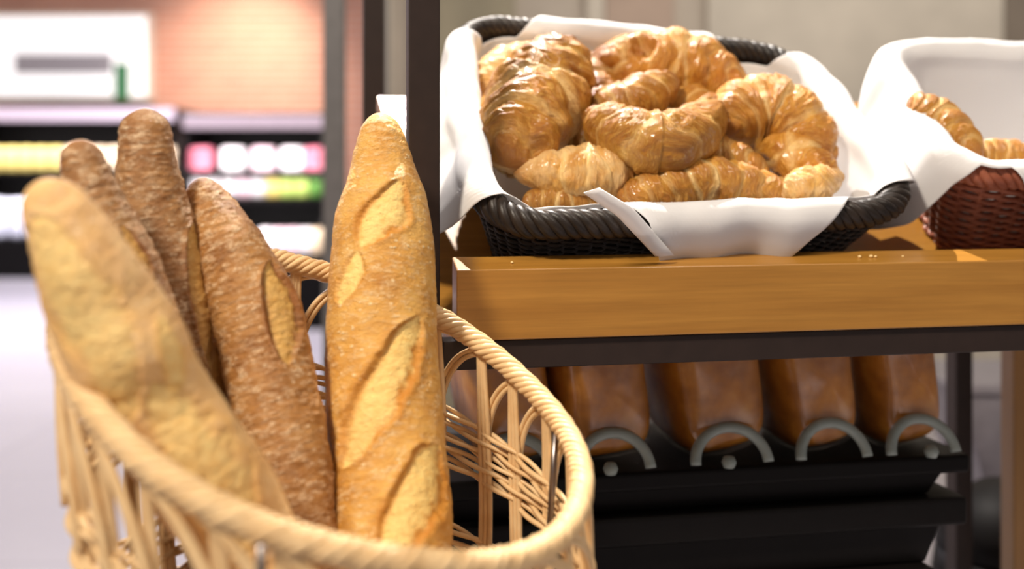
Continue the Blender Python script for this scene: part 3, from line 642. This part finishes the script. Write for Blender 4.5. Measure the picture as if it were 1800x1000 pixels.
mb=MB(); mb.box((-.012,-.02,0),(.03,.02,.78)); mb.build('leg',M_oakdk,wr,smooth=False,bevel=.002)
mb=MB(); mb.box((.30,-.02,0),(.34,.02,.78)); mb.build('leg',M_oakdk,wr,smooth=False,bevel=.002)
mb=MB(); mb.box((-.012,-.02,.7805),(.34,.18,.80)); mb.build('top',M_oakdk,wr,smooth=False,bevel=.002)
# ---------------------------------------------------------------- room
def struct(name,lo,hi,mat):
    mb=MB(); c=(np.array(lo)+np.array(hi))/2; mb.box(lo,hi); o=mb.build(name,mat,smooth=False,origin=c); tag(o,kind='structure'); return o
struct('floor',(-9,-2.5,-.1),(7,11.2,0),M_floor)
struct('wall_back',(-9,11,0),(-.55,11.2,4.2),M_brick)
DW=4.4
def xu(u,d): return (u-900)*d/F
struct('wall_right',(xu(668,DW),DW,0),(6.,DW+.15,3.6),M_beige)
tr=[(668,690,M_beige2),(725,905,M_olive),(1030,1062,M_beige2),(1062,1182,M_taupe),(1240,1756,M_beige2),(1756,1950,M_dktaupe)]
for i,(a,b,m) in enumerate(tr): struct('trim_%d'%(i+1),(xu(a,DW)+.002,DW-.03-.004*i,0.0),(xu(b,DW)-.002,DW,3.4),m)
# far shop fittings
def case(name,label,u0,u1,d,rowsv,vtop,vbase,hdr):
    x0,x1=xu(u0,d),xu(u1,d); root=tag(empty(name,((x0+x1)/2,d+.3,0)),label,'display case'); ox=(x0+x1)/2; oy=d+.3
    def bx(nm,lo,hi,m): 
        mb=MB(); mb.box((lo[0]-ox,lo[1]-oy,lo[2]),(hi[0]-ox,hi[1]-oy,hi[2])); return mb.build(nm,m,root,smooth=False,bevel=.004)
    ztop=pz(vtop,d); zbs=pz(vbase,d)
    bx('back_panel',(x0,d+.55,0),(x1,d+.6,ztop),M_blk); bx('side_panel',(x0,d+.0,0),(x0+.03,d+.55,ztop),M_blk); bx('side_panel',(x1-.03,d,0),(x1,d+.55,ztop),M_blk)
    bx('base',(x0+.03,d,0),(x1-.03,d+.55,zbs),M_blk); bx('top',(x0+.03,d,ztop-.06),(x1-.03,d+.55,ztop),M_blk)
    bx('header_light',(x0+.02,d-.03,pz(hdr[1],d)),(x1-.02,d-.001,pz(hdr[0],d)),M_header)
    for k,(va,vb) in enumerate(rowsv):
        z=pz(vb,d); bx('shelf',(x0+.03,d+.02,z-.035),(x1-.03,d+.55,z),M_blk)
        l=bpy.data.lights.new('case_lamp','AREA'); l.shape='RECTANGLE'; l.size=(x1-x0)*.95; l.size_y=.06; l.energy=CASE_E*(x1-x0); l.color=(1,.93,.94)
        lo=bpy.data.objects.new('case_lamp',l); COL.objects.link(lo); lo.location=((x0+x1)/2,d-.05,pz(va,d)+.03); lo.rotation_euler=(math.radians(35),0,0)
    return root
CASE_E=4.2
M_header=simple('lit_header',(.7,.6,.68),.5,em=(.86,.62,.72,1),es=.34)
dA=6.8; rowsA=[(252,300),(303,350),(397,452)]
case('chiller_cabinet','dark open chiller with lit shelves of colourful packs behind the baguettes',318,574,dA,rowsA,198,462,(203,226))
dB=10.; rowsB=[(252,302),(340,420)]
case('chiller_cabinet','dark open chiller with yellow packs at the far left of the shop',-60,312,dB,rowsB,190,424,(190,212))
CN={}
def pack(u,vb,w,h,d,col,label,group,em=0):
    label=CN.get(col,'pale')+' '+label
    key='pack_%.2f_%.2f_%.2f'%col; m=bpy.data.materials.get(key) or simple(key,col,.35)
    x=xu(u,d); z=pz(vb,d); ww=w*d/F; hh=h*d/F; o0=(x,d+.14,z)
    mb=MB(); V=superloaf(ww,.16,hh,20,12,.35,1.0); V[...,2]+=hh/2; mb.grid(V,True)
    o=mb.build('food_pack',m,smooth=True); o.location=o0; tag(o,label,'pack',group)
P_=(.75,.20,.28);Wt=(.85,.80,.82);Y=(.86,.70,.22);LG=(.55,.72,.18);GR=(.14,.34,.07);PK=(.85,.62,.68);CR=(.85,.66,.45)
CN.update({P_:'red-pink',Wt:'white',Y:'yellow',LG:'lime green',GR:'dark green',PK:'pale pink',CR:'cream',(.78,.80,.92):'bluish'})
for k,(u,c) in enumerate([(345,P_),(402,Wt),(456,PK),(508,Wt),(550,P_)]): pack(u,300,42,42,dA,c,'rounded pack on the upper lit shelf of the nearer chiller','packs on the upper chiller shelf')
for k,(u,c) in enumerate([(340,Wt),(368,Wt),(396,Wt),(422,PK),(448,Wt),(474,Y),(500,LG),(526,LG),(552,GR)]): pack(u,350,25,44,dA,c,'pack in the middle row of the nearer chiller','packs on the middle chiller shelf')
for k,(u,c) in enumerate([(460,Wt),(484,PK),(508,PK),(532,Wt),(554,CR)]): pack(u,452,22,50,dA,c,'pack on the lowest shelf of the nearer chiller','packs on the lowest chiller shelf')
for u in range(-40,300,26): pack(u,302,23,44,dB,Y if u<110 else CR,'pack on the upper shelf of the far left chiller','packs on the far chiller upper shelf')
for u in range(-40,300,30): pack(u,420,26,70,dB,(.78,.80,.92),'white pack on the lower shelf of the far left chiller','packs on the far chiller lower shelf')
# lit wall sign
dS=10.9; sg=tag(empty('wall_sign',tuple(W(130,100,dS))),'big lit white sign with a small green patch on the brick wall','sign'); o0=W(130,100,dS)
M_sign=simple('lit_sign_face',(.8,.78,.76),.5,em=(1,.95,.92,1),es=.75); M_frame=simple('sign_frame_beige',(.62,.50,.40),.5); M_green=simple('sign_green',(.05,.22,.08),.5); M_gry=simple('sign_grey',(.40,.36,.36),.5)
def flat(nm,u0,v0,u1,v1,y0,y1,m):
    a=W(u0,v0,dS)-o0;b=W(u1,v1,dS)-o0; mb=MB(); mb.box((a[0],y0,b[2]),(b[0],y1,a[2])); mb.build(nm,m,sg,smooth=False)
flat('frame',-70,22,268,178,-.02,.10,M_frame); flat('face',-60,30,258,170,-.05,-.02,M_sign)
flat('print',30,96,200,130,-.055,-.05,M_gry); flat('print',205,112,230,176,-.06,-.05,M_green)
# rack posts in the middle distance
rk=tag(empty('shop_rack',(xu(588,2.7),2.7,0)),'grey steel shop rack behind the golden baguette','rack')
for (u,w_) in ((587,.036),):
    mb=MB(); mb.box((-.026,-.02,0),(.026,.02,2.3)); mb.build('post',M_greysteel,rk,smooth=False,bevel=.002)
mb=MB(); mb.box((-.026,.9,0),(.026,.94,2.3)); mb.build('post',M_greysteel,rk,smooth=False,bevel=.002)
mb=MB(); mb.box((-.02,.02,.05),(.02,.9,.09)); mb.build('rail',M_greysteel,rk,smooth=False,bevel=.002)
mb=MB(); mb.box((-.02,.02,2.2),(.02,.9,2.24)); mb.build('rail',M_greysteel,rk,smooth=False,bevel=.002)
# ---------------------------------------------------------------- light
w=bpy.data.worlds.new('shop_light'); SC.world=w; w.use_nodes=True; bg=w.node_tree.nodes['Background']; bg.inputs[0].default_value=(1,.90,.84,1); bg.inputs[1].default_value=.26
def lamp(kind,loc,target,energy,col,**k):
    l=bpy.data.lights.new('overhead_light',kind); l.energy=energy; l.color=col
    for a,b in k.items(): setattr(l,a,b)
    o=bpy.data.objects.new('overhead_light',l); COL.objects.link(o); o.location=loc
    o.rotation_euler=(Vector(target)-Vector(loc)).to_track_quat('-Z','Y').to_euler(); return o
tgt=L(.14,.06,0)
lamp('SPOT',tuple(S(.07,1.10,1.75)),tuple(tgt),480,(1,.92,.84),spot_size=math.radians(42),spot_blend=.6,shadow_soft_size=.012)
lamp('AREA',(-1.0,-.5,2.7),(-.1,.7,.9),66,(1,.88,.72),size=.30)  # added soft key light for the baguettes, no fixture behind it
lamp('AREA',(.9,.0,2.7),(.2,1.0,1.0),16,(1,.88,.75),size=.5)  # added weak front fill on the croissant shelf, unseen source
lamp('SPOT',(xu(430,9.3),9.4,3.1),(xu(430,11),11,1.95),440,(1,.84,.72),spot_size=math.radians(72),spot_blend=1.,shadow_soft_size=.1)
lamp('AREA',(-2.8,7.2,3.4),(-2.8,7.2,0),330,(.95,.90,1),size=2.6)  # added area light that brightens the floor at left, unseen source
lamp('AREA',(1.2,3.2,3.2),(1.2,4.4,1.4),30,(1,.93,.84),size=1.)
SC.view_settings.view_transform='Standard'; SC.view_settings.look='None'; SC.view_settings.exposure=0; SC.view_settings.gamma=1
SC.view_settings.use_curve_mapping=False
SC.cycles.max_bounces=8; SC.cycles.sample_clamp_indirect=6
